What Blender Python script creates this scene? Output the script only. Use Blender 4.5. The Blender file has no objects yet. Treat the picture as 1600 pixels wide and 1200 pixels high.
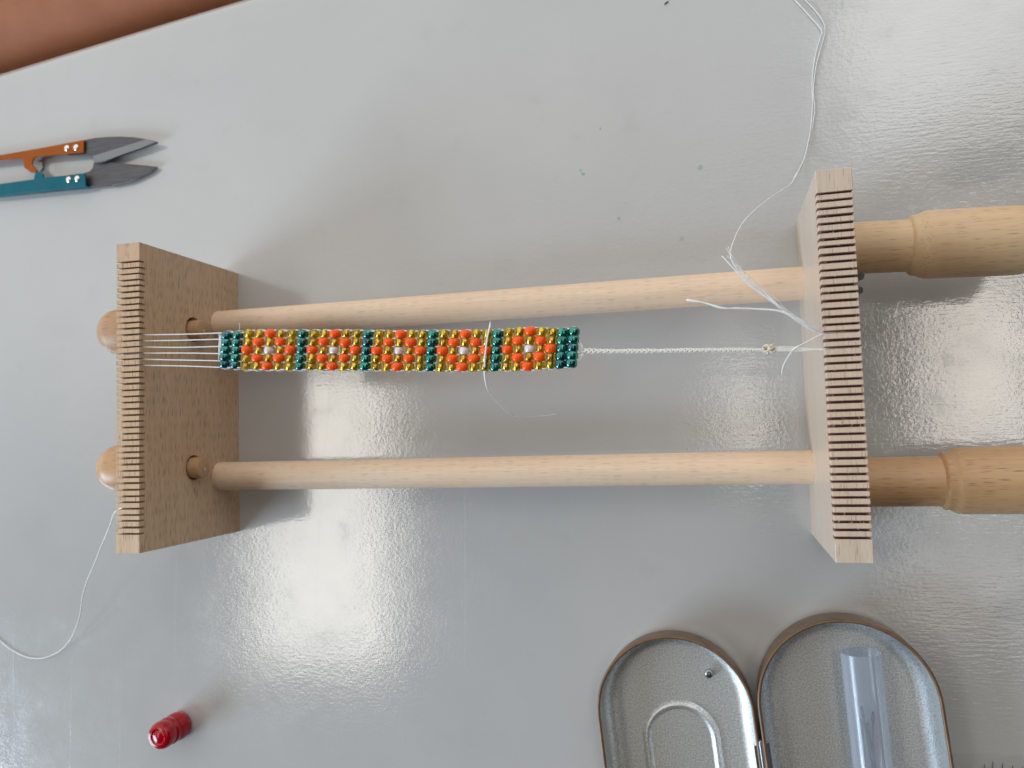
import bpy, bmesh, math, random
from mathutils import Vector, Matrix, noise
random.seed(7)
S = bpy.context.scene
COL = S.collection
# ------------------------------------------------------------------ camera
CAM = Vector((0.22605, -0.01785, 0.31936))
ROT = Matrix(((0.96619, 0.043306, 0.25417), (-0.028766, 0.997745, -0.060648), (-0.256223, 0.051286, 0.965256)))
FPX = 1224.4
cd = bpy.data.cameras.new('camera'); cam = bpy.data.objects.new('camera', cd); COL.objects.link(cam)
cam.matrix_world = Matrix.Translation(CAM) @ ROT.to_4x4()
cd.sensor_width = 36.0; cd.lens = 36.0 * FPX / 1600.0
cd.clip_start = 0.01; cd.clip_end = 20
cd.dof.use_dof = True; cd.dof.focus_distance = 0.27; cd.dof.aperture_fstop = 15.0
S.camera = cam
# ------------------------------------------------------------------ world: a room, brighter towards +Y
w = bpy.data.worlds.new('World'); S.world = w; w.use_nodes = True
bg = w.node_tree.nodes['Background']
WLO, WHI = 0.03, 1.12
_t = w.node_tree; _tc = _t.nodes.new('ShaderNodeTexCoord'); _d = _t.nodes.new('ShaderNodeVectorMath'); _d.operation = 'DOT_PRODUCT'
_d.inputs[1].default_value = (-0.30, 0.95, 0.0); _t.links.new(_tc.outputs['Generated'], _d.inputs[0])
_r = _t.nodes.new('ShaderNodeMapRange'); _r.interpolation_type = 'SMOOTHSTEP'
for _i, _v in enumerate((0.0, 0.45, WLO, WHI)): _r.inputs[1+_i].default_value = _v
_t.links.new(_d.outputs['Value'], _r.inputs[0]); _t.links.new(_r.outputs[0], bg.inputs[1])
bg.inputs[0].default_value = (1.0, 0.985, 0.95, 1)
S.view_settings.view_transform = 'Standard'; S.view_settings.look = 'None'
S.view_settings.exposure = 0.08; S.view_settings.gamma = 1.0
S.render.engine = 'CYCLES'
S.cycles.use_denoising = True
S.cycles.max_bounces = 10; S.cycles.transparent_max_bounces = 12; S.cycles.transmission_bounces = 8
S.cycles.sample_clamp_indirect = 6; S.cycles.blur_glossy = 0.3
# ------------------------------------------------------------------ lamps: two ceiling panels, second split to shape glare, added ceiling patch, one window
def area(name, loc, target, sx, sy, radiance, col):
    d = bpy.data.lights.new(name, 'AREA'); d.shape = 'RECTANGLE'; d.size = sx; d.size_y = sy
    d.energy = radiance * math.pi * sx * sy; d.color = col
    o = bpy.data.objects.new(name, d); COL.objects.link(o); o.location = loc
    v = Vector(target) - Vector(loc)
    o.rotation_euler = v.to_track_quat('-Z', 'Y').to_euler()
    return o
def panel(name, x0, x1, y0, y1, rad, col, z=2.0):
    return area(name, ((x0+x1)/2, (y0+y1)/2, z), ((x0+x1)/2, (y0+y1)/2+1e-5, 0), x1-x0, y1-y0, rad, col)
LA, LB, LC, LW = 4.2, 3.8, 1.6, 14.5
panel('ceiling_lamp', -1.28, -0.80, -0.75, 0.22, LA, (1.0, 0.95, 0.86))
panel('ceiling_lamp', 0.74, 1.06, -0.16, 0.42, LB, (1.0, 0.93, 0.83))
panel('ceiling_lamp', 0.66, 1.06, -0.55, -0.22, LB*.35, (1.0, 0.95, 0.88))  # weak extra piece added for the glare at the table's lower right
panel('ceiling_lamp', 0.24, 0.36, -0.14, 0.16, LB*.7, (1.0, 0.95, 0.86))  # piece of the second panel, split off to shape the table glare
panel('ceiling_lamp', 0.60, 1.5, 0.75, 1.6, LC, (1.0, 0.98, 0.94))  # large soft ceiling patch added to brighten the table's upper right reflection
area('window_light', (-1.8, -1.1, 0.92), (0.0, 0, 0), 1.1, 0.9, LW, (0.68, 0.84, 1.0))

# ------------------------------------------------------------------ helpers
def at(px, py, z):
    """point of the place at height z (metres) that the camera sees at photo pixel px, py"""
    d = ROT @ Vector(((px-800)/FPX, (600-py)/FPX, -1.0))
    return CAM + d * ((z - CAM.z) / d.z)
def tag(o, label=None, cat=None, group=None, kind=None):
    if label: o['label'] = label
    if cat: o['category'] = cat
    if group: o['group'] = group
    if kind: o['kind'] = kind
    return o
def empty(name, loc, label, cat, group=None):
    o = bpy.data.objects.new(name, None); COL.objects.link(o); o.location = loc
    o.empty_display_size = 0.01
    return tag(o, label, cat, group)
def wloc(o):
    v = Vector(o.location)
    while o.parent: o = o.parent; v += Vector(o.location)
    return v
def mesh(name, verts, faces, mats, parent=None, origin=None, smooth=True, mi=None, angle=40):
    """verts are world metres; origin becomes the object's location"""
    vs = [Vector(v) for v in verts]
    if origin is None:
        lo = Vector([min(v[k] for v in vs) for k in range(3)]); hi = Vector([max(v[k] for v in vs) for k in range(3)])
        origin = Vector(((lo.x+hi.x)/2, (lo.y+hi.y)/2, lo.z))
    origin = Vector(origin)
    me = bpy.data.meshes.new(name)
    me.from_pydata([v - origin for v in vs], [], faces)
    if not isinstance(mats, (list, tuple)): mats = [mats]
    for m in mats: me.materials.append(m)
    if mi:
        for p, i in zip(me.polygons, mi): p.material_index = i
    bm = bmesh.new(); bm.from_mesh(me); bmesh.ops.recalc_face_normals(bm, faces=bm.faces); bm.to_mesh(me); bm.free()
    if smooth:
        for p in me.polygons: p.use_smooth = True
        if angle: me.set_sharp_from_angle(angle=math.radians(angle))
    o = bpy.data.objects.new(name, me); COL.objects.link(o)
    if parent: o.parent = parent; o.location = origin - wloc(parent)
    else: o.location = origin
    return o
def bevel(o, wd, seg=2):
    m = o.modifiers.new('bevel', 'BEVEL'); m.width = wd; m.segments = seg; m.limit_method = 'ANGLE'; m.angle_limit = math.radians(40)
    m.harden_normals = False
    return o
def frame(ax):
    ax = ax.normalized(); t = Vector((0, 0, 1)) if abs(ax.z) < .9 else Vector((1, 0, 0))
    u = ax.cross(t).normalized(); return u, ax.cross(u).normalized()
def lathe(base, axis, prof, n=40, cap=True, wob=0):
    """prof: list of (r, d) along axis"""
    base = Vector(base); axis = Vector(axis).normalized(); u, v = frame(axis)
    V, F = [], []
    for r, d in prof:
        for k in range(n):
            a = 2*math.pi*k/n; V.append(base + axis*d + (u*math.cos(a) + v*math.sin(a))*max(r, 1e-6))
    for i in range(len(prof)-1):
        for k in range(n):
            a, b = i*n+k, i*n+(k+1) % n; F.append((a, b, b+n, a+n))
    if cap:
        F.append(tuple(range(n))); F.append(tuple((len(prof)-1)*n + k for k in range(n)))
    return V, F
def catmull(P, k=8):
    P = [Vector(p) for p in P]; Q = [2*P[0]-P[1]] + P + [2*P[-1]-P[-2]]; out = []
    for i in range(1, len(Q)-2):
        a, b, c, d = Q[i-1:i+3]
        for j in range(k):
            t = j/k
            out.append(.5*((2*b) + (c-a)*t + (2*a-5*b+4*c-d)*t*t + (3*b-a-3*c+d)*t**3))
    out.append(P[-1]); return out
def tube(P, r, n=7, flat=1.0):
    """r: number or function of 0..1"""
    V, F = [], []; N = len(P); prev = None
    for i, p in enumerate(P):
        t = (P[min(i+1, N-1)] - P[max(i-1, 0)])
        t = t.normalized() if t.length > 1e-9 else Vector((1, 0, 0))
        if prev is None: u, _ = frame(t)
        else:
            u = prev - t*prev.dot(t); u = u.normalized() if u.length > 1e-6 else frame(t)[0]
        prev = u; v = t.cross(u)
        rr = r(i/(N-1)) if callable(r) else r
        for k in range(n):
            a = 2*math.pi*k/n; V.append(p + u*math.cos(a)*rr + v*math.sin(a)*rr*flat)
    for i in range(N-1):
        for k in range(n):
            a, b = i*n+k, i*n+(k+1) % n; F.append((a, b, b+n, a+n))
    F.append(tuple(range(n))); F.append(tuple((N-1)*n+k for k in range(n)))
    return V, F
def merge(*parts):
    V, F = [], []
    for v, f in parts:
        o = len(V); V += list(v); F += [tuple(i+o for i in g) for g in f]
    return V, F

# ------------------------------------------------------------------ materials
class NT:
    def __init__(s, name):
        s.m = bpy.data.materials.new(name); s.m.use_nodes = True; s.t = s.m.node_tree
        s.b = s.t.nodes['Principled BSDF']
    def n(s, t, **k):
        x = s.t.nodes.new(t)
        for a, v in k.items(): setattr(x, a, v)
        return x
    def l(s, a, b): s.t.links.new(a, b)
    def set(s, **k):
        for a, v in k.items():
            s.b.inputs[a.replace('_', ' ')].default_value = v
        return s
    def coords(s, scale, kind='Object'):
        tc = s.n('ShaderNodeTexCoord'); mp = s.n('ShaderNodeMapping'); mp.inputs['Scale'].default_value = scale
        s.l(tc.outputs[kind], mp.inputs[0]); return mp.outputs[0]
    def noise(s, vec, scale=1, detail=2, rough=.5):
        x = s.n('ShaderNodeTexNoise'); x.inputs['Scale'].default_value = scale; x.inputs['Detail'].default_value = detail
        x.inputs['Roughness'].default_value = rough; s.l(vec, x.inputs['Vector']); return x.outputs[0]
    def ramp(s, fac, stops):
        x = s.n('ShaderNodeValToRGB'); e = x.color_ramp.elements
        while len(e) < len(stops): e.new(.5)
        for el, (p, c) in zip(e, stops): el.position = p; el.color = c if len(c) == 4 else (*c, 1)
        s.l(fac, x.inputs[0]); return x.outputs[0]
    def math(s, op, a, b=None, clamp=False):
        x = s.n('ShaderNodeMath', operation=op, use_clamp=clamp)
        for i, v in enumerate((a, b)):
            if v is None: continue
            if isinstance(v, (int, float)): x.inputs[i].default_value = v
            else: s.l(v, x.inputs[i])
        return x.outputs[0]
    def mix(s, fac, a, b, mode='MIX'):
        x = s.n('ShaderNodeMix', data_type='RGBA', blend_type=mode)
        for sock, v in ((x.inputs[0], fac), (x.inputs[6], a), (x.inputs[7], b)):
            if isinstance(v, (int, float)): sock.default_value = v
            elif isinstance(v, tuple): sock.default_value = v if len(v) == 4 else (*v, 1)
            else: s.l(v, sock)
        return x.outputs[2]
    def bump(s, h, dist, strength=1.0, nrm=None):
        x = s.n('ShaderNodeBump'); x.inputs['Distance'].default_value = dist; x.inputs['Strength'].default_value = strength
        s.l(h, x.inputs['Height'])
        if nrm is not None: s.l(nrm, x.inputs['Normal'])
        return x.outputs[0]
def simple(name, col, rough=.5, metal=0, **k):
    m = NT(name); m.set(Base_Color=(*col, 1), Roughness=rough, Metallic=metal, **k); return m.m

def wood(name, base, axis, rough=.55, fleck=.5, seed=0.0, dens=.45, grain=.12):
    """beech: short dark medullary flecks along the grain axis, soft growth bands"""
    m = NT(name)
    al, ac = 210.0, 3300.0
    sc = [ac]*3; sc[axis] = al
    v = m.coords(tuple(sc)); add = m.n('ShaderNodeVectorMath', operation='ADD'); add.inputs[1].default_value = (seed, seed*1.7, seed*.6); m.l(v, add.inputs[0])
    vo = m.n('ShaderNodeTexVoronoi'); vo.inputs['Scale'].default_value = 1.0; m.l(add.outputs[0], vo.inputs['Vector'])
    sep = m.n('ShaderNodeSeparateColor'); m.l(vo.outputs['Color'], sep.inputs[0])
    d = m.math('SUBTRACT', .5, vo.outputs['Distance']); d = m.math('MULTIPLY', d, 4.0, True)
    pick = m.math('LESS_THAN', sep.outputs[0], dens); fl = m.math('MULTIPLY', d, pick)
    fl = m.math('MULTIPLY', fl, m.math('MULTIPLY', sep.outputs[1], fleck))
    s2 = [520.0]*3; s2[axis] = 7.0
    n1 = m.noise(m.coords(tuple(s2)), 1, 3, .6)
    s3 = [2000.0]*3; s3[axis] = 45.0
    n2 = m.noise(m.coords(tuple(s3)), 1, 2, .5)
    n3 = m.noise(m.coords((22, 22, 22)), 1, 2, .5)
    b = Vector(base)
    dk = tuple(b*(1-grain*1.5)*0.97); lt = tuple(b*(1+grain*.9))
    c = m.ramp(n1, [(.3, dk), (.7, lt)])
    c = m.mix(.6, c, m.ramp(n2, [(.3, tuple(b*(1-grain))), (.7, tuple(b*(1+grain)))]))
    c = m.mix(.35, c, m.ramp(n3, [(.35, (b.x*.98, b.y*.86, b.z*.76)), (.65, (b.x*1.02, b.y*1.04, b.z*1.08))]))
    c = m.mix(fl, c, (b.x*.30, b.y*.2, b.z*.14))
    m.l(c, m.b.inputs['Base Color'])
    m.set(Roughness=rough)
    h = m.math('SUBTRACT', n2, m.math('MULTIPLY', fl, 1.5))
    m.l(m.bump(h, 0.00006, .7), m.b.inputs['Normal'])
    return m.m
W_board = wood('beech_board', (.60, .425, .28), 1, .55, .9, 3, .55, .14)
W_board2 = wood('beech_board_sheen', (.60, .49, .39), 1, .5, .65, 11, .4, .14)  # grazing sheen of the inner face put into a paler, greyer wood colour
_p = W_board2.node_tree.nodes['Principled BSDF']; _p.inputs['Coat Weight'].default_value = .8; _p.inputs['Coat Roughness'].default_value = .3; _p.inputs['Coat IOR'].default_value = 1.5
W_dowel = wood('beech_rod', (.79, .61, .45), 0, .42, .42, 5, .32, .12)
W_handle = wood('beech_handle', (.66, .465, .28), 0, .38, .6, 8, .35, .1)
W_handle2 = wood('beech_handle_amber', (.54, .335, .175), 0, .36, .7, 17, .35, .12)
W_peg = wood('beech_peg', (.47, .29, .16), 0, .45, .7, 21)
KERF = wood('scorched_kerf', (.30, .15, .125), 1, .9, .5, 9)
KERF2 = wood('sawn_kerf', (.50, .35, .245), 1, .9, .5, 9)

def table_material():
    m = NT('white_laminate')
    v1 = m.coords((1, 1, 1))
    peel = m.noise(v1, 720, 2, .6)
    big = m.noise(v1, 160, 2, .5)
    mp = m.coords((160, 1100, 1)); streak = m.noise(mp, 1, 2, .5)
    # orange peel is stronger and streaky towards the right end of the table
    sx = m.n('ShaderNodeSeparateXYZ'); m.l(v1, sx.inputs[0])
    h = m.math('ADD', peel, m.math('MULTIPLY', big, .9))
    sr = m.n('ShaderNodeMapRange', interpolation_type='SMOOTHSTEP'); m.l(sx.outputs[0], sr.inputs[0])
    for i_, v_ in enumerate((.19, .31, .4, 1.15)): sr.inputs[1+i_].default_value = v_
    h = m.math('ADD', h, m.math('MULTIPLY', streak, sr.outputs[0]))
    nrm = m.bump(h, .000038, 1.0)
    # hairline scratches
    w1 = m.n('ShaderNodeTexWave'); w1.inputs['Scale'].default_value = 9; w1.inputs['Distortion'].default_value = 5; w1.inputs['Detail'].default_value = 1
    m.l(m.coords((1, .35, 1)), w1.inputs['Vector'])
    scr = m.math('MULTIPLY', m.math('GREATER_THAN', w1.outputs['Fac'], .9993), .2)
    nrm = m.bump(scr, .00002, .6, nrm)
    m.l(nrm, m.b.inputs['Normal'])
    n = m.noise(v1, 14, 3, .55); n2 = m.noise(v1, 60, 3, .6)
    c = m.ramp(n, [(.3, (.458, .460, .460)), (.7, (.488, .490, .490))])
    sm = m.ramp(n2, [(.60, (1, 1, 1)), (.8, (.94, .94, .935))])
    n4 = m.noise(m.coords((26, 44, 1)), 1, 2, .5); sm2 = m.ramp(n4, [(.57, (1, 1, 1)), (.70, (.84, .85, .85))])
    qx = m.n('ShaderNodeMapRange', interpolation_type='SMOOTHSTEP'); m.l(sx.outputs[0], qx.inputs[0]); qx.inputs[1].default_value = .24; qx.inputs[2].default_value = .29; qx.inputs[3].default_value = .12
    c = m.mix(qx.outputs[0], c, m.mix(1.0, c, sm2, 'MULTIPLY'))
    c = m.mix(1.0, c, sm, 'MULTIPLY')
    # tiny dirt dots
    vo = m.n('ShaderNodeTexVoronoi'); vo.inputs['Scale'].default_value = 85; m.l(v1, vo.inputs['Vector'])
    sep = m.n('ShaderNodeSeparateColor'); m.l(vo.outputs['Color'], sep.inputs[0])
    dot = m.math('MULTIPLY', m.math('LESS_THAN', vo.outputs['Distance'], .028), m.math('LESS_THAN', sep.outputs[0], .12))
    c = m.mix(m.math('MULTIPLY', dot, .35), c, (.3, .28, .25))
    m.l(c, m.b.inputs['Base Color'])
    r = m.ramp(n2, [(.3, (.09,)*3), (.62, (.14,)*3), (.8, (.24,)*3)]); m.l(r, m.b.inputs['Roughness'])
    m.set(IOR=2.0)
    return m.m
M_table = table_material()

# ------------------------------------------------------------------ table
E0 = at(0, 121, -.0075); E1 = at(396, 0, -.0075); E0.z = E1.z = 0; ed = (E1-E0); ed.z = 0; ed.normalize()
en = Vector((-ed.y, ed.x, 0))
if en.y < 0: en = -en
def build_table():
    # local frame: a along the edge, n outwards across it. slight bow of the edge
    r = .0075; th = .024
    ring = [(-.9, 0)] + [(-.03, 0)]
    prof = []
    for k in range(9):
        a = math.pi/2*k/8; prof.append((-r + r*math.sin(a), -r + r*math.cos(a)))
    prof += [(0, -th+.006), (-.006, -th)]
    V, F = [], []
    xs = [-.7 + 1.9*i/60 for i in range(61)]
    rows = [(-1.0, 0.0), (-.2, 0.0), (-.04, 0)] + prof + [(-1.0, -th)]
    for x in xs:
        bow = -0.05*(x-.08)**2 if x > .08 else 0
        for n_, z in rows:
            V.append(E0 + ed*x + en*(n_ + bow) + Vector((0, 0, z)))
    R = len(rows)
    for i in range(60):
        for j in range(R):
            a, b = i*R+j, i*R+(j+1) % R; F.append((a, b, b+R, a+R))
    F.append(tuple(range(R))); F.append(tuple(60*R+j for j in range(R)))
    o = mesh('table', V, F, M_table, None, (0, 0, 0), True, None, 50)
    return tag(o, 'glossy white tabletop with a rounded edge under all the beading tools', 'table', None, 'structure')
table = build_table()
M_spot = simple('green_paint', (.25, .44, .36), .5)
M_spot2 = simple('pale_green_stain', (.36, .45, .41), .6)
def blot(px, py, r, mat, n=13, el=1.0):
    c = at(px, py, 0); V = [c + Vector((0, 0, .00012))]; rot = random.uniform(0, 3)
    for k in range(n):
        a = 2*math.pi*k/n; rr = r*random.uniform(.55, 1.15)
        q = Vector((math.cos(a)*rr*el, math.sin(a)*rr, 0)); q.rotate(Matrix.Rotation(rot, 3, 'Z'))
        V.append(c + q + Vector((0, 0, .00003)))
    F = [(0, 1+k, 1+(k+1) % n) for k in range(n)]
    mesh('paint_speck', V, F, mat, table, c)
for a in ((911, 272, .00125, M_spot, 13, .6), (1094, 262, .0013, M_spot2), (967, 341, .0008, M_spot), (1065, 372, .0010, M_spot2), (938, 201, .0008, M_spot2, 9, .5), (978, 317, .0004, M_spot2), (907, 266, .0005, M_spot)):
    blot(*a)

# ------------------------------------------------------------------ bead loom
T, H, L, WD = .01053, .06472, .2579, .12
loom = empty('bead_loom', (L/2, 0, 0), 'pale beech bead loom with two upright slotted boards joined by two rods', 'bead loom')
PITCH = .1052/44; SD = .0030
def board(x0, kw, wood_m, kerf_m, holes):
    """comb board: grid of quads, 45 saw kerfs along the top"""
    me_o = Vector((x0+T/2, 0, 0))
    ys = [-WD/2]; kinds = []   # kinds: 0 solid, 1 slot
    for i in range(45):
        c = -.1052/2 + i*PITCH + random.uniform(-.00012, .00012)
        ww = kw*random.uniform(.85, 1.12)
        kinds.append(0); ys.append(c-ww/2); kinds.append(1); ys.append(c+ww/2)
    kinds.append(0); ys.append(WD/2)
    V, F, MI = [], [], []
    def vid(x, y, z):
        V.append((x, y, z)); return len(V)-1
    bot, low, top, lo2 = [], [], [], []
    dz = [random.uniform(-.00025, .00025) for _ in ys]
    for j, y in enumerate(ys):
        zl = H-SD+dz[j//2*2 if j % 2 else max(j-1, 0)]
        bot.append((vid(x0, y, 0), vid(x0+T, y, 0)))
        low.append((vid(x0, y, H-SD+dz[(j-1)//2]), vid(x0+T, y, H-SD+dz[(j-1)//2])))
        top.append((vid(x0, y, H), vid(x0+T, y, H)))
    for j, k in enumerate(kinds):
        a, b = j, j+1
        F.append((bot[a][0], bot[b][0], bot[b][1], bot[a][1])); MI.append(0)
        for s in (0, 1):
            F.append((bot[a][s], bot[b][s], low[b][s], low[a][s])); MI.append(0)
        if k == 0:
            for s in (0, 1):
                F.append((low[a][s], low[b][s], top[b][s], top[a][s])); MI.append(0)
            F.append((top[a][0], top[b][0], top[b][1], top[a][1])); MI.append(0)
        else:
            F.append((low[a][0], low[b][0], low[b][1], low[a][1])); MI.append(1)
            F.append((low[a][0], low[a][1], top[a][1], top[a][0])); MI.append(1)
            F.append((low[b][0], low[b][1], top[b][1], top[b][0])); MI.append(1)
    for j in (0, len(ys)-1):
        F.append((bot[j][0], bot[j][1], low[j][1], low[j][0])); MI.append(0)
        F.append((low[j][0], low[j][1], top[j][1], top[j][0])); MI.append(0)
    o = mesh('end_board', V, F, [wood_m, kerf_m], loom, me_o, False, MI)
    for (y, z, r) in holes:
        cv, cf = lathe((x0-.01, y, z), (1, 0, 0), [(r, 0), (r, .04)], 40)
        cut = mesh('cutter', cv, cf, [wood_m, kerf_m], None, None, False)
        m = o.modifiers.new('hole', 'BOOLEAN'); m.object = cut; m.operation = 'DIFFERENCE'; m.solver = 'EXACT'
        bpy.context.view_layer.update()
        dg = bpy.context.evaluated_depsgraph_get()
        nm = bpy.data.meshes.new_from_object(o.evaluated_get(dg)); o.modifiers.clear(); o.data = nm
        bpy.data.objects.remove(cut)
    bevel(o, .00016, 1)
    return o
b1 = board(0, .00078, W_board, KERF2, [(.0296, .0322, .0053), (-.0292, .0324, .0053)])
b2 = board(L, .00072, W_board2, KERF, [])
# rods
RD, RZ, RY = .00616, .01429, .03385
for sy in (1, -1):
    V, F = lathe((T-.004, sy*RY, RZ), (1, 0, 0), [(RD, 0), (RD, (L-T)*.5), (RD, L-T+.007)], 64)
    mesh('rod', V, F, W_dowel, loom, (T, sy*RY*1.0, RZ))
# pegs with round knobs through the left board, nail in the end of each
M_steel = simple('bright_steel', (.62, .62, .62), .28, 1)
for sy, yy in ((1, .0292), (-1, -.0292)):
    prof = [(.0032, .0), (.0042, .0004), (.0044, .0012), (.0044, .026)]
    x_tip = .0155
    V, F = lathe((x_tip, yy, .0318 if sy > 0 else .0322), (-1, 0, 0), prof, 36)
    yk = .0307 if sy > 0 else -.0286
    kn = [(.0044, 0), (.0085, .0005), (.0098, .0025)]
    for k in range(13):
        a = math.pi/2*k/12; kn.append((.0101*math.cos(a), .0178 + .0098*math.sin(a)))
    peg = mesh('knob_peg', V, F, W_peg, loom)
    V, F = lathe((-.0083, yk, .032), (-1, 0, 0), kn, 48)
    mesh('knob', V, F, W_peg if sy > 0 else W_handle2, peg)
    V, F = lathe((x_tip, yy-.0008, .0325), (1, 0, 0), [(.0007, -.001), (.0007, .0004), (.0003, .0006)], 12)
    mesh('nail', V, F, M_steel, peg)
# turned handles on the right board
def handle(y, z, rn, rw, x1, xe, mat, dy):
    x0 = L+T-.002; Lh = xe-x0; d1 = x1-x0
    prof = [(rn, 0), (rn, d1-.002), (rn*1.01, d1-.0004), (rn*1.13, d1+.0003), (rn*1.16, d1+.0009), (rn*1.15, d1+.0018), (rw*.955, d1+.0034), (rw*.99, d1+.0044), (rw, d1+.006)]
    prof += [(rw*1.01, d1+.02), (rw*1.0, Lh-.008)]
    for k in range(1, 8):
        a = math.pi/2*k/7; prof.append((rw-.007+.007*math.cos(a), Lh-.008+.008*math.sin(a)))
    V, F = lathe((x0, y, z), (1, dy, 0), prof, 72)
    mesh('handle', V, F, mat, loom, None, True, None, 35)
handle(.0420, .031, .0088, .01135, .2905, .3300, W_handle, -.035)
handle(-.0384, .031, .0083, .0109, .2960, .345, W_handle2, .006)
# wing nut between the handles on the outer face
M_nut = simple('zinc_plate', (.42, .46, .47), .35, .8)
def wing():
    V, F = lathe((L+T-.001, .0285, .036), (1, 0, 0), [(.0014, 0), (.0014, .0030), (.0010, .0031), (.0010, .0052)], 20)
    p = mesh('wing_nut', V, F, M_nut, loom)
    for s in (1, -1):
        pts = [(0, .001), (.001, .0036), (.0022, .0052), (.0038, .0056), (.0046, .0042), (.0044, .0022), (.003, .001)]
        V = []
        for t in (-.0005, .0005):
            for dx, dy in pts: V.append((L+T+.0005+dx*1.3, .0285+s*dy*.6, .036+t+dy*.5*s))
        n = len(pts); F = [tuple(range(n)), tuple(range(n, 2*n))] + [(i, (i+1) % n, n+(i+1) % n, n+i) for i in range(n)]
        mesh('wing', V, F, M_nut, p, None, False)
wing()
# splinters standing up from the sawn teeth of the right board
V, F = [], []
for k in range(90):
    i = int(44*random.random()**.8); y = .1052/2 - i*PITCH - random.choice((-1, 1))*.0004
    if random.random() < .3: y = -.1052/2 + random.randint(0, 44)*PITCH
    x = L + T*random.random(); a = random.uniform(-.7, .7)
    P = [Vector((x, y, H-.0004)), Vector((x+.0003*a, y+random.uniform(-.0003, .0003), H+.0001)), Vector((x+.0008*a, y+random.uniform(-.0006, .0006), H+random.uniform(.0001, .0005)))]
    V, F = merge((V, F), tube(P, lambda t: .00007*(1-.7*t), 4))
o = mesh('wood_fuzz', V, F, simple('pale_fibre', (.72, .6, .45), .8), loom); o['kind'] = 'stuff'

# ------------------------------------------------------------------ beadwork strip
ZB = .0615
strip = empty('beadwork_strip', at(622, 548, ZB), 'strip of orange, gold, teal and white beads woven on white threads', 'beadwork')
def bead_mat(name, ramp, rough, metal, bump=0, coat=.6, streak=(900, 500, 900), cior=1.9, **k):
    m = NT(name); oi = m.n('ShaderNodeObjectInfo')
    tc = m.n('ShaderNodeTexCoord'); ad = m.n('ShaderNodeVectorMath', operation='ADD'); m.l(tc.outputs['Object'], ad.inputs[0]); m.l(oi.outputs['Location'], ad.inputs[1])
    mp = m.n('ShaderNodeMapping'); mp.inputs['Scale'].default_value = streak; m.l(ad.outputs[0], mp.inputs[0])
    n = m.noise(mp.outputs[0], 1, 2, .6)
    c = m.ramp(n, ramp); m.l(c, m.b.inputs['Base Color'])
    m.set(Roughness=rough, Metallic=metal, Coat_Weight=coat, Coat_Roughness=.07, Coat_IOR=cior, **k)
    if bump: m.l(m.bump(n, bump, 1.0), m.b.inputs['Normal'])
    return m.m
M_teal = bead_mat('teal_glass', [(.3, (.0, .045, .05)), (.5, (.0, .17, .15)), (.72, (.02, .38, .30))], .2, .8, .00009, .9, cior=1.6)
M_teal2 = bead_mat('petrol_glass', [(.3, (.0, .03, .065)), (.5, (.0, .11, .14)), (.72, (.02, .30, .28))], .2, .8, .00009, .9, cior=1.6)
M_orange = bead_mat('orange_glass', [(.3, (1.0, .085, .0)), (.7, (1.0, .11, .002))], .3, 0, 0, .6, cior=1.5, Specular_IOR_Level=.2)
M_gold = NT('amber_glass'); M_gold.set(Base_Color=(.80, .62, .12, 1), Roughness=.05, Transmission_Weight=1.0, IOR=1.5); M_gold = M_gold.m
M_line = bead_mat('gold_lining', [(.30, (.55, .40, .08)), (.6, (1.0, .90, .45))], .3, .9, .00006, 0, (1500, 300, 1500))
M_white = bead_mat('pearl_glass', [(.3, (.72, .62, .66)), (.7, (.86, .80, .82))], .25, 0, .00003, .8, (500, 1400, 500))
def bead_mesh(name, hl, R, sq, mat, n=18, lining=None):
    prof = []; rb = .0006; K = 10
    prof.append((rb, -hl*.9))
    for k in range(K+1):
        a = -math.pi/2 + math.pi*k/K
        ca, sa = abs(math.cos(a)), math.sin(a)
        r = rb*1.3 + (R-rb*1.3)*(ca**sq); d = hl*math.copysign(abs(sa)**sq, sa)
        prof.append((r, d))
    prof.append((rb, hl*.9))
    V, F = lathe((0, 0, 0), (0, 1, 0), prof, n, False)
    N = len(prof)
    for k in range(n):
        a, b = (N-1)*n+k, (N-1)*n+(k+1) % n; F.append((a, b, (k+1) % n, k))
    nf = len(F)
    if lining:   # metal lining of the bore, seen through the glass
        V2, F2 = lathe((0, 0, 0), (0, 1, 0), [(.0009, -hl*.93), (.00095, 0), (.0009, hl*.93)], 14, True); V, F = merge((V, F), (V2, F2))
    me = bpy.data.meshes.new(name); me.from_pydata(V, [], F); me.materials.append(mat)
    if lining:
        me.materials.append(lining)
        for p in me.polygons: p.material_index = int(p.index >= nf)
    bm = bmesh.new(); bm.from_mesh(me); bmesh.ops.recalc_face_normals(bm, faces=bm.faces); bm.to_mesh(me); bm.free()
    for p in me.polygons: p.use_smooth = True
    return me
MB = {'T': [bead_mesh('bead_teal', .00160, .00212, .8, M_teal), bead_mesh('bead_teal', .00155, .00206, .78, M_teal2)],
      'O': [bead_mesh('bead_orange', .00168, .00232, .86, M_orange), bead_mesh('bead_orange', .00162, .00222, .9, M_orange)],
      'G': [bead_mesh('bead_gold', .00163, .00196, .5, M_gold, 20, M_line), bead_mesh('bead_gold', .00157, .00200, .55, M_gold, 20, M_line)],
      'W': [bead_mesh('bead_pearl', .00150, .00176, .85, M_white)]}
MOT = ['GGOGG', 'GOGOG', 'OGWGO', 'GOGOG', 'GGOGG']
cols = ['TTTTT', 'TTTTT']
for u in range(5):
    for c in range(5): cols.append(''.join(MOT[r][c] for r in range(5)))
    cols += ['TTTTT'] if u < 4 else ['TTTTT', 'TTTTT']
def interp(tb, x):
    if x <= tb[0][0]: return tb[0][1]
    for (a, b), (c, d) in zip(tb, tb[1:]):
        if x <= c: return b + (d-b)*(x-a)/(c-a)
    return tb[-1][1]
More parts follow.
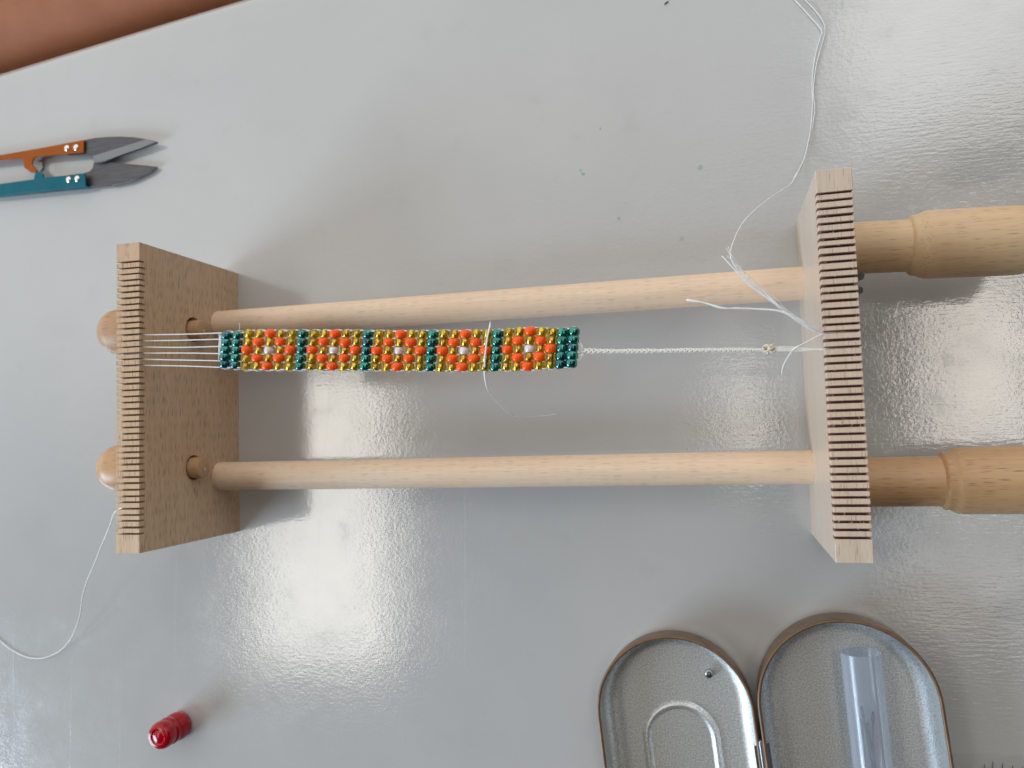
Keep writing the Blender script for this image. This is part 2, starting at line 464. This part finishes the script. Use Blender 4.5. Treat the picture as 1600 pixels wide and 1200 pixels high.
YT = [(355, 524.4), (371, 524.2), (387, 522), (537, 522), (621, 523), (719, 522.3), (775, 522), (800, 519.5), (825, 518), (877, 520), (897, 518)]
YB = [(355, 569.4), (371, 570.5), (387, 572.5), (537, 572.5), (621, 573.2), (719, 574), (825, 572.4), (877, 569.3), (897, 567.6)]
def bead_px(i, r):
    x = 355 + i*16.94; yt, yb = interp(YT, x), interp(YB, x)
    sh = -1.15 if i > 1 else -1.0
    return x + (r)*sh, yt + (yb-yt)*r/4
def bow(i): return ZB - .0006*math.sin(math.pi*i/32)
for i, c in enumerate(cols):
    for r, k in enumerate(c):
        px, py = bead_px(i, r)
        if k in 'OG' :  # orange beads are wider, their gold neighbours move off a little
            px += random.uniform(-.5, .5)
        p = at(px + random.uniform(-.3, .3), py + random.uniform(-.5, .5), bow(i) + random.uniform(-.0002, .0002))
        me = random.choice(MB[k]) if k != 'T' else (MB[k][1] if random.random() < .22 else MB[k][0])
        o = bpy.data.objects.new('bead', me); COL.objects.link(o); o.parent = strip
        o.location = p - Vector(strip.location)
        o.rotation_euler = (random.uniform(-.08, .08), random.uniform(0, 6.28), random.uniform(-.09, .09) - .03)
        s = random.uniform(.95, 1.05); o.scale = (s, random.uniform(.94, 1.05), s)
        o['label'] = {'T': 'shiny teal glass bead', 'O': 'opaque orange bead', 'G': 'clear gold-lined bead', 'W': 'pearly white bead'}[k]
# ---- threads
def thread_mat(name, col, tr=.25):
    m = NT(name); n = m.noise(m.coords((2500, 2500, 2500)), 1, 2)
    c = m.ramp(n, [(.3, tuple(x*.85 for x in col)), (.7, col)]); m.l(c, m.b.inputs['Base Color'])
    m.set(Roughness=.45, Sheen_Weight=.3, Subsurface_Weight=tr, Subsurface_Radius=(.001, .001, .001)); return m.m
M_th = thread_mat('white_thread', (.86, .87, .88)); M_cream = thread_mat('waxed_white_thread', (.82, .80, .74))
def thread(name, pts, r=.0002, mat=M_th, flat=1.0, k=8, parent=strip, label=None):
    P = catmull(pts, k); V, F = tube(P, r, 7, flat)
    o = mesh(name, V, F, mat, parent, None, True, None, 0)
    if label: o['label'] = label
    return o
slot_py = [521, 533, 544, 553.3, 562.5, 572.5]
# nearest kerf to a y
def kerf_y(y): return -.1052/2 + round((y + .1052/2)/PITCH)*PITCH
ZS = H - SD + .0004
ys_used = []
y0 = kerf_y(at(222, 521, ZS).y)
for q in range(6):
    yk = y0 - q*PITCH + (.0 if q else 0)
    left = [Vector((-.0035, yk+.0004*q, .046)), Vector((-.0006, yk, ZS-.0028)), Vector((.0006, yk, ZS)), Vector((T/2, yk, ZS)), Vector((T-.0003, yk, ZS+.0001))]
    run = []
    for i in range(33):
        x, ya = bead_px(i, 0); _, yb = bead_px(i, 4)
        e = (yb-ya)/4; y = ya + e*(q-.5)
        edge = q in (0, 5)
        if q == 0: y += .7 + (.9 if i % 2 else -.2)*(.8 if i < 31 else 0)
        if q == 5: y -= .9 + (.8 if i % 2 else -.3)*(.8 if i < 31 else 0)
        z = bow(i) + (.0006 if edge else .0002) + (.0003 if i % 2 else -.0002)
        run.append(at(x-1.0*(q-.5) + 8, y, z))
    first = at(345, bead_px(0, 0)[1] + 11.25*(q-.5) + (1.5 if q == 0 else -1 if q == 5 else 0), ZB)
    mid = (left[-1] + first)/2 + Vector((0, random.uniform(-.0002, .0002), -.0002))
    e1 = at(905, 548 + (q-2.5)*6.5, ZB); e2 = at(911.5, 548 + (q-2.5)*1.6, ZB)
    thread('warp_thread', left + [mid, first] + run[:-1] + [at(899 - q, bead_px(32, 0)[1] + 12.4*(q-.5), ZB), e1, e2], .00023, M_th, 1.0, 4)
# thread wrapped down the left edge of the strip
for dx, a, b in ((0, 522, 563), (1.6, 524, 562), (2.8, 523, 556)):
    thread('edge_wrap', [at(343+dx-(y-520)*.02 + random.uniform(-.4, .4), y, ZB+.0007) for y in range(a, b, 5)], .00024)
# weft passes between columns: little stitches at the strip edges
for i in range(0, 32):
    for r in (0, 4):
        px, py = bead_px(i, r); e = -6.0 if r == 0 else 6.0
        P = [at(px-5, py+e*.9, bow(i)-.0006), at(px, py+e*1.16, bow(i)+.0003), at(px+7, py+e*1.1, bow(i)-.0001), at(px+12, py+e*.85, bow(i)-.0008)]
        thread('edge_stitch', P, .00018, M_th, 1, 4)
# loose weft thread across the strip at the last teal column and its tail
thread('loose_weft', [at(766, 502.5, .0632), at(765.3, 510, .064), at(763.5, 518, .0645), at(761, 530, .0648), at(759, 546, .0648), at(757.5, 560, .0648), at(757, 574, .0645)], lambda t: .0001 + .0003*min(1, t*5)*(1 if t < .2 else .7), M_th, .5)
thread('loose_weft', [at(757.2, 580, .0625), at(758, 592, .061), at(761, 606, .059), at(767, 616, .056), at(784, 635, .047), at(800, 648, .038), at(815, 652.3, .031), at(840, 651, .024), at(870, 647, .017)], lambda t: .00036*(1-t*2.2) + .0001 if t < .35 else .0002, M_th, .7)
# small cut end at top left of the strip
thread('thread_end', [at(374, 519, .0625), at(374.5, 512, .064), at(374, 505, .065)], .00012)
# braid
def braid(x0, x1, y0_, y1_, r, amp, per, zc):
    for k in range(3):
        P = []
        n = 150
        for i in range(n+1):
            t = i/n; px = x0+(x1-x0)*t; ph = 2*math.pi*(t*(x1-x0)/per) + k*2*math.pi/3
            a = amp*(1.2-.35*t)*(1+.35*math.sin(t*41)*math.sin(t*17+1)); ph += .6*math.sin(t*23)
            c = at(px, y0_+(y1_-y0_)*t + 1.0*math.sin(t*5)*(1-t) + a*math.sin(ph), zc + .00028*math.cos(2*ph))
            P.append(c)
        V, F = tube(P, lambda t: r*(1.15-.25*t), 6)
        mesh('braid_strand', V, F, M_cream, strip, None, True, None, 0)
braid(912, 1194, 548.5, 546.5, .00033, 2.0, 25, ZB)
# knot
kc = at(1202, 545.5, ZB)
for k, (ang, r1) in enumerate(((.5, .0013), (-.6, .0014), (.1, .0012), (.9, .0011))):
    P = []
    for i in range(25):
        a = 2*math.pi*i/24; q = Vector((.0010*math.sin(a*1.0+k), r1*math.cos(a), r1*math.sin(a)*.8)); q.rotate(Matrix.Rotation(ang, 3, 'Z'))
        P.append(kc + q + Vector((-.0007+.0005*k, 0, 0)))
    V, F = tube(P, .00042, 7); mesh('knot_loop', V, F, thread_mat('tan_waxed_thread', (.66, .54, .40)) if k in (0, 1) else M_cream, strip, None, True, None, 0)
yk = kerf_y(at(1292, 545, ZS).y)
yk2 = kerf_y(at(1287, 523, ZS).y)
for k, dy in enumerate((-2.4, -.6, 1.0, 2.4)):
    thread('warp_tail', [at(1203, 546+dy*.6, ZB), at(1222, 545+dy*1.2, ZB+.0003), at(1250, 546+dy, ZB), Vector((L-.0004, yk+(k-1.5)*.00012, ZS)), Vector((L+T/2, yk, ZS)), Vector((L+T+.0006, yk, ZS-.001)), Vector((L+T+.001, yk, ZS-.012))], .00024, M_cream)
sl = Vector((L+.0005, yk2, ZS+.0008)); sl2 = Vector((L+T*.6, yk2, ZS+.0002)); sl3 = Vector((L+T+.0006, yk2, ZS-.002))
root = [sl3, sl2, sl]
thread('thread_tail', root + [at(1262, 534, .0635), at(1243, 543.5, .0640), at(1236, 551, .0600), at(1228, 563, .0560), at(1223, 575, .053), at(1222, 584, .050)], .00026)
thread('thread_tail', root + [at(1268, 512, .066), at(1246, 499, .068), at(1218, 486, .069), at(1185, 483, .069), at(1150, 481.5, .070), at(1128, 481, .070), at(1098, 472.5, .070), at(1073, 468.5, .069)], lambda t: .00030 if t < .7 else .00028+.0001*math.sin(t*40), M_th, .8)
thread('thread_tail', root + [at(1266, 513, .0655), at(1240, 496, .067), at(1205, 470, .068), at(1170, 445, .069), at(1145, 418, .070), at(1128, 400, .070)], lambda t: .00032*(1-.5*t))
thread('thread_tail', root + [at(1268, 515, .065), at(1243, 500, .067), at(1212, 474, .069), at(1185, 447, .07), at(1163, 425, .071), at(1145, 402, .073), at(1138, 385, .075)], lambda t: .00032*(1-.6*t))
for k in range(3):   # fine loose filaments of the bundle
    j = lambda a: random.uniform(-a, a)
    thread('filament', root + [at(1266+j(3), 511+j(3), .0655), at(1238+j(5), 492+j(4), .067+j(.001)), at(1200+j(6), 462+j(5), .069+j(.001)), at(1172+j(4), 438+j(4), .070+j(.001)), at(1149+j(3), 412+j(3), .072+j(.001)), at(1138+j(4), 394+j(6), .073)], .00008)
long_pts = [(1262, 506, .066), (1225, 482, .068), (1190, 458, .070), (1160, 432, .072), (1144, 408, .073), (1141.5, 393, .072), (1147, 374, .067), (1158, 352, .058), (1172, 335, .048), (1195, 315, .035), (1220, 298, .022), (1236, 287, .012), (1250, 262, .005), (1258, 243, .0025), (1266, 205, .0009), (1269.5, 165, .0006), (1269, 130, .0005), (1273, 92, .0005), (1281, 62, .0008), (1284, 50, .0010), (1280, 42, .0008), (1264, 24, .0006), (1238, -4, .0005), (1200, -40, .0004)]
thread('long_thread', root + [at(*p) for p in long_pts], lambda t: .00016 if t < .5 else .00024, M_th, 1, 8, strip, 'long white thread trailing from the right board to the table edge')
lp2 = [(1240, 278, .008), (1253, 258, .003), (1261, 232, .001), (1269, 200, .0006), (1273, 170, .0005), (1271, 140, .0006), (1276, 100, .0006), (1289, 48, .0006), (1278, 22, .0006), (1252, -6, .0005), (1215, -42, .0004)]
thread('long_thread', [at(*p) for p in lp2], .00022)
# thread hanging from the left board, over the table
ykl = kerf_y(at(185, 789, ZS).y)
hang = [Vector((T*.5, ykl, ZS)), Vector((.0004, ykl, ZS)), Vector((-.0005, ykl-.0001, ZS-.0008)), at(178.5, 802, .055), at(170, 826, .046), at(158.5, 853, .036), at(148, 880, .028), at(136, 908, .021), at(129, 932, .016), at(126, 955, .012), at(120, 978, .008), at(108, 1002, .004), at(92, 1018, .0015), (at(70, 1027.5, .0006)), at(50, 1028.5, .0005), at(33, 1023.5, .0005), at(16, 1014, .0005), at(0, 1001, .0005), at(-20, 980, .0005)]
thread('hanging_thread', hang, .00027, M_th, 1, 8, strip, 'white thread hanging from the left board onto the table')

# ------------------------------------------------------------------ thread snips
M_blade = NT('dark_blade_steel'); nz = M_blade.noise(M_blade.coords((90, 900, 90)), 1, 3)
M_blade.l(M_blade.ramp(nz, [(.3, (.085, .085, .093)), (.7, (.12, .12, .13))]), M_blade.b.inputs['Base Color']); M_blade.set(Metallic=.7, Roughness=.42); M_blade = M_blade.m
M_bevel = simple('ground_steel', (.22, .225, .235), .4, .8)
def paint(name, c1, c2):
    m = NT(name); m.l(m.ramp(m.noise(m.coords((120, 120, 120)), 1, 3), [(.3, c1), (.7, c2)]), m.b.inputs['Base Color'])
    m.set(Roughness=.42, Specular_IOR_Level=.18); return m.m
M_or = paint('orange_enamel', (.33, .072, .0), (.37, .085, .001)); M_tl = paint('teal_enamel', (.0, .11, .15), (.0, .13, .175))
snips = empty('thread_snips', at(60, 260, 0), 'open steel thread snips with one orange and one teal handle beside the left board', 'snips')
def Z2(x, y): return (x/5.714, 180 + y/5.714)
def slab(name, pts, z0, z1, mat, parent, bev=.0002, mats=None, conv=Z2):
    P = [at(*conv(*p), z1) for p in pts]; n = len(P)
    V = [Vector((p.x, p.y, z0)) for p in P] + [Vector((p.x, p.y, z1)) for p in P]
    F = [tuple(range(n)), tuple(range(n, 2*n))] + [(i, (i+1) % n, n+(i+1) % n, n+i) for i in range(n)]
    o = mesh(name, V, F, mat, parent, None, False)
    if bev: bevel(o, bev, 2)
    return o
def smooth_poly(pts, k=4):
    Q = [Vector((x, y, 0)) for x, y in pts]; n = len(Q); out = []
    for i in range(n):
        a, b, c, d = Q[i-1], Q[i], Q[(i+1) % n], Q[(i+2) % n]
        for j in range(k):
            t = j/k; v = .5*((2*b)+(c-a)*t+(2*a-5*b+4*c-d)*t*t+(3*b-a-3*c+d)*t**3); out.append((v.x, v.y))
    return out
# blades
ub = [(600, 262), (745, 222), (850, 202), (950, 193), (1080, 190), (1200, 196), (1290, 211), (1392, 233), (1403, 240), (1390, 248), (1250, 300), (1100, 350), (950, 408), (900, 425), (850, 425), (815, 362), (745, 352), (600, 356)]
slab('blade', ub, .0028, .0040, M_blade, snips, .0001)
slab('blade', [(600, 535), (755, 515), (800, 500), (828, 470), (834, 432), (842, 414), (950, 417), (1100, 430), (1250, 444), (1350, 453), (1398, 460), (1400, 463), (1330, 510), (1260, 548), (1180, 580), (1090, 604), (1000, 620), (880, 634), (770, 641), (600, 650)], .0012, .0024, M_blade, snips, .0001)
# ground bevel on the upper blade: a wedge laid on its lower border
slab('ground_edge', [(820, 366), (1300, 216), (1392, 236), (1250, 296), (1100, 346), (945, 404), (850, 420)], .0038, .00415, M_bevel, snips, .00012)
slab('ground_edge', [(1000, 621), (1180, 581), (1330, 511), (1394, 466), (1397, 468), (1332, 518), (1186, 588), (1010, 630)], .0013, .0022, M_bevel, snips, 0)
# handles: sheet with a turned-down flange, outlines continue out of the frame to the spring
oh = [(748, 221), (745, 331), (600, 345), (330, 368), (303, 382), (290, 402), (288, 440), (330, 492), (318, 510), (272, 508), (214, 468), (206, 402), (186, 384), (0, 400), (-300, 440), (-640, 520), (-900, 600), (-900, 540), (-640, 455), (-300, 402), (0, 357), (400, 287)]
slab('handle', oh, .0044, .0052, M_or, snips, .00025)['label'] = 'orange handle'
slab('handle_flange', [(748, 221), (748, 231), (400, 297), (0, 367), (-300, 412), (-640, 465), (-900, 550), (-900, 540), (-640, 455), (-300, 402), (0, 357), (400, 287)], .0006, .0043, M_or, snips, 0)['label'] = 'orange flange'
th = [(756, 516), (766, 634), (600, 650), (300, 681), (0, 712), (-300, 735), (-640, 745), (-900, 740), (-900, 690), (-640, 690), (-300, 660), (0, 612), (302, 570), (312, 512), (338, 500), (384, 522), (392, 555), (600, 535)]
slab('handle', th, .0042, .0050, M_tl, snips, .00025)['label'] = 'teal handle'
slab('handle_flange', [(766, 634), (600, 650), (300, 681), (0, 712), (-300, 735), (-640, 745), (-900, 740), (-900, 728), (-640, 733), (-300, 723), (0, 700), (300, 669), (600, 638), (765, 622)], .0006, .0041, M_tl, snips, 0)['label'] = 'teal flange'
sp = [at(*Z2(x, y), .003) for x, y in ((-880, 570), (-1000, 590), (-1060, 640), (-1000, 700), (-880, 715))]
V, F = tube(catmull(sp, 8), .0016, 10, .5); mesh('spring', V, F, M_bevel, snips)
M_rivet = simple('polished_rivet', (.8, .78, .78), .16, 1)
for x, y, zz in ((596, 294, .0052), (678, 287, .0052), (612, 574, .0050), (688, 566, .0050)):
    c = at(*Z2(x, y), zz)
    V, F = lathe((c.x, c.y, zz-.0003), (0, 0, 1), [(.00152, 0), (.00150, .0005), (.0012, .0008), (.0007, .00098), (.0001, .00104)], 22)
    mesh('rivet', V, F, M_rivet, snips)
# small steel stop between the handles
slab('stop_pin', [(285, 436), (330, 405), (372, 420), (376, 470), (356, 500), (318, 492)], .0005, .0014, simple('pale_stop', (.6, .58, .56), .35, .2), snips, .0001)

# ------------------------------------------------------------------ red cap (stands upright)
m = NT('red_plastic'); m.set(Base_Color=(.36, .0, .008, 1), Roughness=.14, Subsurface_Weight=.15, Subsurface_Radius=(.003, .0002, .0002), Subsurface_Scale=1.0, IOR=1.48)
M_red = m.m
c = at(283, 1131, 0)
prof = [(.0047, 0.0), (.0057, .0003), (.0061, .0010), (.0063, .0028), (.0062, .0044), (.0057, .0058), (.0051, .0067), (.0051, .0072), (.0060, .0077), (.0061, .0090), (.0060, .0096), (.0055, .0101), (.0058, .0107), (.0060, .0128), (.0058, .0145), (.0053, .0156), (.0045, .0162), (.0036, .0163), (.0034, .0159), (.0031, .0157), (.0024, .0160), (.0012, .0164), (.0001, .0165)]
V, F = lathe((c.x, c.y, 0.0001), (.03, .0, 1), prof, 48)
tag(mesh('red_stopper', V, F, M_red, None, (c.x, c.y, 0), True, None, 60), 'small glossy red plastic stopper standing alone below the left board', 'cap')

# ------------------------------------------------------------------ hinged tin
m = NT('bronze_lacquer'); m.l(m.ramp(m.noise(m.coords((300, 300, 300)), 1, 3), [(.3, (.14, .08, .045)), (.7, (.20, .12, .068))]), m.b.inputs['Base Color'])
m.set(Metallic=.35, Roughness=.40); M_br = m.m
m = NT('bare_tinplate'); v = m.coords((1, 1, 1)); n = m.noise(v, 3200, 2, .7)
m.l(m.ramp(m.noise(v, 1700, 3, .75), [(.32, (.36, .365, .36)), (.68, (.84, .845, .83))]), m.b.inputs['Base Color'])
m.l(m.bump(n, .00010, 1.0), m.b.inputs['Normal']); m.set(Metallic=.82, Roughness=.40); M_tin = m.m
tin = empty('tin_box', at(1190, 1150, 0), 'open oval hinged tin with bronze outside and bare silver inside', 'tin box')
ang = math.radians(5.2)
ax = Vector((math.sin(ang), -math.cos(ang), 0)); sd = Vector((math.cos(ang), math.sin(ang), 0))
def stadium(c, r, z, Ls=.045, n=32):
    out = []
    for k in range(n+1):
        a = math.pi*k/n; out.append(c + sd*(-r*math.cos(a)) - ax*(r*math.sin(a)))
    for k in range(n+1):
        a = math.pi*k/n; out.append(c + ax*Ls + sd*(r*math.cos(a)) + ax*(r*math.sin(a)))
    return [Vector((p.x, p.y, z)) for p in out]
def loft(c, rz, closed_end=True, Ls=.045):
    V, F = [], []; rings = [stadium(c, r, z, Ls) for r, z in rz]; n = len(rings[0])
    for g in rings: V += g
    for i in range(len(rings)-1):
        for k in range(n):
            a, b = i*n+k, i*n+(k+1) % n; F.append((a, b, b+n, a+n))
    if closed_end: F.append(tuple((len(rings)-1)*n+k for k in range(n)))
    return V, F
def half(name, c, r, h, fil_o, fil_i, emboss):
    c = Vector((c.x, c.y, 0))
    out = [(r, h-.0003)] + [(r, h*.5)]
    for k in range(9):
        a = math.pi/2*k/8; out.append((r - fil_o + fil_o*math.cos(a), fil_o - fil_o*math.sin(a)))
    V, F = loft(c, out); sh = mesh(name, V, F, M_br, tin, None, True, None, 50)
    # rolled rim
    rim = []
    for k in range(11):
        a = -math.pi*.35 + (math.pi*1.5)*k/10; rim.append((r - .0002 + .00062*math.cos(a), h + .00062*math.sin(a)))
    V, F = loft(c, rim, False); mesh('rim', V, F, M_br, sh, None, True, None, 0)
    z0 = .0006; ri = r - .0008
    inn = [(ri, h-.0001), (ri, h*.6)]
    for k in range(11):
        a = math.pi/2*k/10; inn.append((ri - fil_i + fil_i*math.cos(a), z0 + fil_i - fil_i*math.sin(a)))
    V, F = loft(c, inn); mesh('lining', V, F, M_tin, sh, None, True, None, 60)
    if emboss:
        cc = c + ax*emboss[2] + sd*emboss[3]; R_, wd = emboss[0], emboss[1]; pr = []
        for k in range(9):
            t = k/8; pr.append((R_ - wd*t, z0 + .0002 + .0011*math.sin(math.pi*t)**1.0 - .0002*abs(1-2*t)))
        V, F = loft(cc, pr, False, .03); mesh('embossed_ring', V, F, M_tin, sh, None, True, None, 60)
    return sh
cl = at(1054, 1117, .013); cr = at(1326, 1106, .016)
lid = half('lid', cl, .0289, .013, .0035, .0055, (.0150, .0036, .0135, .0002)); base = half('base', cr, .0304, .016, .004, .0065, None)
# hinge between the halves
hp = at(1192, 1185, .0125)
V, F = lathe(hp + ax*(-.0065), ax, [(.0008, 0), (.0011, .0003), (.0011, .02)], 16)
hg = mesh('hinge', V, F, simple('hinge_steel', (.55, .6, .66), .3, 1), tin)
V = []
for z in (.0122, .0127):
    for a, b in ((-.0045, -.0025), (-.0055, .0030), (.014, .0030), (.014, -.0025)):
        q = hp + ax*a + sd*b; V.append((q.x, q.y, z))
mesh('hinge_leaf', V, [(0, 1, 2, 3), (4, 5, 6, 7), (0, 1, 5, 4), (1, 2, 6, 5), (2, 3, 7, 6), (3, 0, 4, 7)], simple('leaf_steel', (.6, .66, .74), .25, 1), hg, None, False)
# steel bead lying in the lid
c = at(1107, 1053, .0018)
V, F = [], []
tor = []
V, F = lathe((c.x, c.y, .0006), (.1, .15, 1), [(.0006, .0010), (.0006, .0020), (.0009, .0024), (.0014, .0022), (.00175, .0014), (.0017, .0006), (.0012, .0001), (.0006, .0)], 24, False)
n = 24; V2, F2 = lathe((c.x, c.y, .0006), (.1, .15, 1), [(.0006, .0), (.0006, .0010)], 24, False)
tag(mesh('metal_bead', *merge((V, F), (V2, F2)), simple('dark_plated_bead', (.33, .35, .37), .22, 1), None, (c.x, c.y, .0006)), 'tiny round grey metal bead lying in the smaller left half of the open tin', 'bead')

# ------------------------------------------------------------------ plastic tube with needles, lying in the base
m = NT('cloudy_plastic'); m.t.nodes.remove(m.b)
tr = m.n('ShaderNodeBsdfTransparent'); tr.inputs[0].default_value = (.95, .965, .985, 1)
df = m.n('ShaderNodeBsdfDiffuse'); df.inputs[0].default_value = (.78, .83, .92, 1)
tl_ = m.n('ShaderNodeBsdfTranslucent'); tl_.inputs[0].default_value = (.78, .83, .92, 1)
md = m.n('ShaderNodeMixShader'); md.inputs[0].default_value = .4; m.l(df.outputs[0], md.inputs[1]); m.l(tl_.outputs[0], md.inputs[2])
gs = m.n('ShaderNodeBsdfGlossy'); gs.inputs['Roughness'].default_value = .12
lw = m.n('ShaderNodeLayerWeight'); lw.inputs['Blend'].default_value = .35
fac = m.math('ADD', m.math('MULTIPLY', lw.outputs['Facing'], .42), .17, True)
mx = m.n('ShaderNodeMixShader'); m.l(fac, mx.inputs[0]); m.l(tr.outputs[0], mx.inputs[1]); m.l(md.outputs[0], mx.inputs[2])
fr = m.n('ShaderNodeFresnel'); fr.inputs[0].default_value = 1.5
m2 = m.n('ShaderNodeMixShader'); m.l(m.math('MULTIPLY', fr.outputs[0], .45), m2.inputs[0]); m.l(mx.outputs[0], m2.inputs[1]); m.l(gs.outputs[0], m2.inputs[2])
m.l(m2.outputs[0], m.t.nodes['Material Output'].inputs[0]); M_clear = m.m
RT = .0068; zt = .0008 + RT
ta = at(1344, 1019, zt); tb = at(1364, 1200, zt); td = (tb-ta); td.z = 0; td.normalize()
tl = .075
V, F = lathe(ta, td, [(RT*1.0, 0), (RT, .002), (RT*.985, .03), (RT*.97, tl), (RT*.9, tl), (RT*.9, tl-.0006), (RT*.9, .03), (RT*.92, .0006), (RT*.93, 0)], 56, False)
n = 56; k0 = 8*n
F += [(k0+k, k0+(k+1) % n, (k+1) % n, k) for k in range(n)]
tag(mesh('plastic_tube', V, F, M_clear, None, None, True, None, 60), 'cloudy clear plastic tube lying in the right half of the tin with needles inside', 'tube')
M_ndl = simple('needle_steel', (.16, .165, .18), .25, 1)
def needle(px0, py0, px1, py1, z, label, z2=None):
    a = at(px0, py0, z); b = at(px1, py1, z if z2 is None else z2); d = (b-a).normalized(); a0 = a; Ln = .046
    root_ = empty('sewing_needle', a0, label, 'needle', 'needles inside the plastic tube')
    # eye: a slim loop
    u = d.cross(Vector((0, 0, 1))).normalized(); P = []
    for k in range(21):
        t = 2*math.pi*k/20; P.append(a0 + d*(.0021 - .0021*math.cos(t)) + u*(.00033*math.sin(t)))
    V, F = tube(P, .00022, 6); mesh('eye', V, F, M_ndl, root_)
    V, F = tube([a0 + d*(.0040 + Ln*t/20) for t in range(21)], lambda t: .00036 if t < .8 else .00036*(1-(t-.8)*4.7), 8)
    mesh('shaft', V, F, M_ndl, root_)
zf = .0008 + RT*.1 + .0006
needle(1346, 1104, 1366, 1215, zf+.0028, 'needle standing highest at the left of the needles in the tube')
needle(1345, 1124, 1354, 1215, zf+.0012, 'needle with its eye just under the leftmost one in the tube')
needle(1354.5, 1129, 1371, 1215, zf+.0004, 'needle with the lowest eye, in the middle of the bunch in the tube')
needle(1364, 1112, 1365, 1215, zf+.0012, 'needle furthest to the right in the tube')
# ------------------------------------------------------------------ pack of needles at the lower right corner
m = NT('clear_film'); m.t.nodes.remove(m.b)
tr = m.n('ShaderNodeBsdfTransparent'); gl = m.n('ShaderNodeBsdfGlossy'); gl.inputs['Roughness'].default_value = .15
mx = m.n('ShaderNodeMixShader'); mx.inputs[0].default_value = .03; m.l(tr.outputs[0], mx.inputs[1]); m.l(gl.outputs[0], mx.inputs[2]); m.l(mx.outputs[0], m.t.nodes['Material Output'].inputs[0])
M_film = m.m
pk = empty('needle_pack', at(1570, 1230, 0), 'clear sleeve of needles with only the needle tips showing at the bottom right corner', 'needle pack')
idf = lambda x, y: (x, y)
slab('sleeve', [(1486, 1177), (1700, 1183), (1690, 1420), (1490, 1420)], .0012, .0015, M_film, pk, 0, None, idf)
for k, x in enumerate((1538, 1551, 1566, 1582, 1598, 1613)):
    y = 1194 - 4*math.sin(k*1.3) ; a = at(x, y, .0009); b = at(x+3, y+190, .0009)
    V, F = tube([a + (b-a)*t/12 for t in range(13)], lambda t: .0001+.00035*min(1, t*3), 8); mesh('needle', V, F, M_ndl, pk)
# crumb near the top edge
c = at(1041, 5, 0)
V = []; n = 8
for z, s in ((.0001, 1), (.0006, .8)):
    for k in range(n):
        a = 2*math.pi*k/n; V.append((c.x + .0009*s*math.cos(a)*random.uniform(.7, 1.2), c.y + .00045*s*math.sin(a)*random.uniform(.7, 1.2) + .0004*math.cos(a), z))
F = [tuple(range(n)), tuple(range(n, 2*n))] + [(i, (i+1) % n, n+(i+1) % n, n+i) for i in range(n)]
tag(mesh('crumb', V, F, simple('brown_crumb', (.16, .11, .08), .8), None, (c.x, c.y, 0)), 'tiny dark brown crumb on the table at the top of the picture', 'crumb')

# ------------------------------------------------------------------ person: bare limb beyond the table edge
m = NT('skin'); v = m.coords((1, 1, 1))
n1 = m.noise(v, 18, 3, .6); n2 = m.noise(v, 900, 2, .6); n3 = m.noise(v, 90, 3, .6)
cc_ = m.ramp(n1, [(.3, (.44, .165, .078)), (.7, (.51, .20, .098))])
cc_ = m.mix(.3, cc_, m.ramp(n3, [(.35, (.39, .135, .062)), (.7, (.52, .215, .11))]))
m.l(cc_, m.b.inputs['Base Color']); m.l(m.bump(n2, .00012, .6), m.b.inputs['Normal'])
m.set(Roughness=.62, Specular_IOR_Level=.25, Subsurface_Weight=.2, Subsurface_Radius=(.006, .002, .001), Subsurface_Scale=1.0)
M_skin = m.m
V, F = [], []; N, K = 60, 48
for i in range(N+1):
    t = i/N; x = -.32 + .62*t
    rr = .060 - .020*t + .004*math.sin(t*7)
    if t > .93: rr *= math.sqrt(max(0, 1-((t-.93)/.07)**2))*.999+.001
    if t < .05: rr *= math.sqrt(max(0, 1-((.05-t)/.05)**2))*.999+.001
    ctr = E0 + ed*x + en*(.056 + .003*math.sin(t*5)) + Vector((0, 0, -.034))
    for k in range(K):
        a = 2*math.pi*k/K; q = en*math.cos(a)*rr + Vector((0, 0, 1))*math.sin(a)*rr*.9
        V.append(ctr + q*(1 + .02*noise.noise(Vector((x*20, math.cos(a)*1.5, math.sin(a)*1.5)))))
for i in range(N):
    for k in range(K):
        a, b = i*K+k, i*K+(k+1) % K; F.append((a, b, b+K, a+K))
F.append(tuple(range(K))); F.append(tuple(N*K+k for k in range(K)))
tag(mesh('person', V, F, M_skin, None, None, True, None, 0), 'bare brown forearm resting beyond the rounded table edge at the top left', 'person')
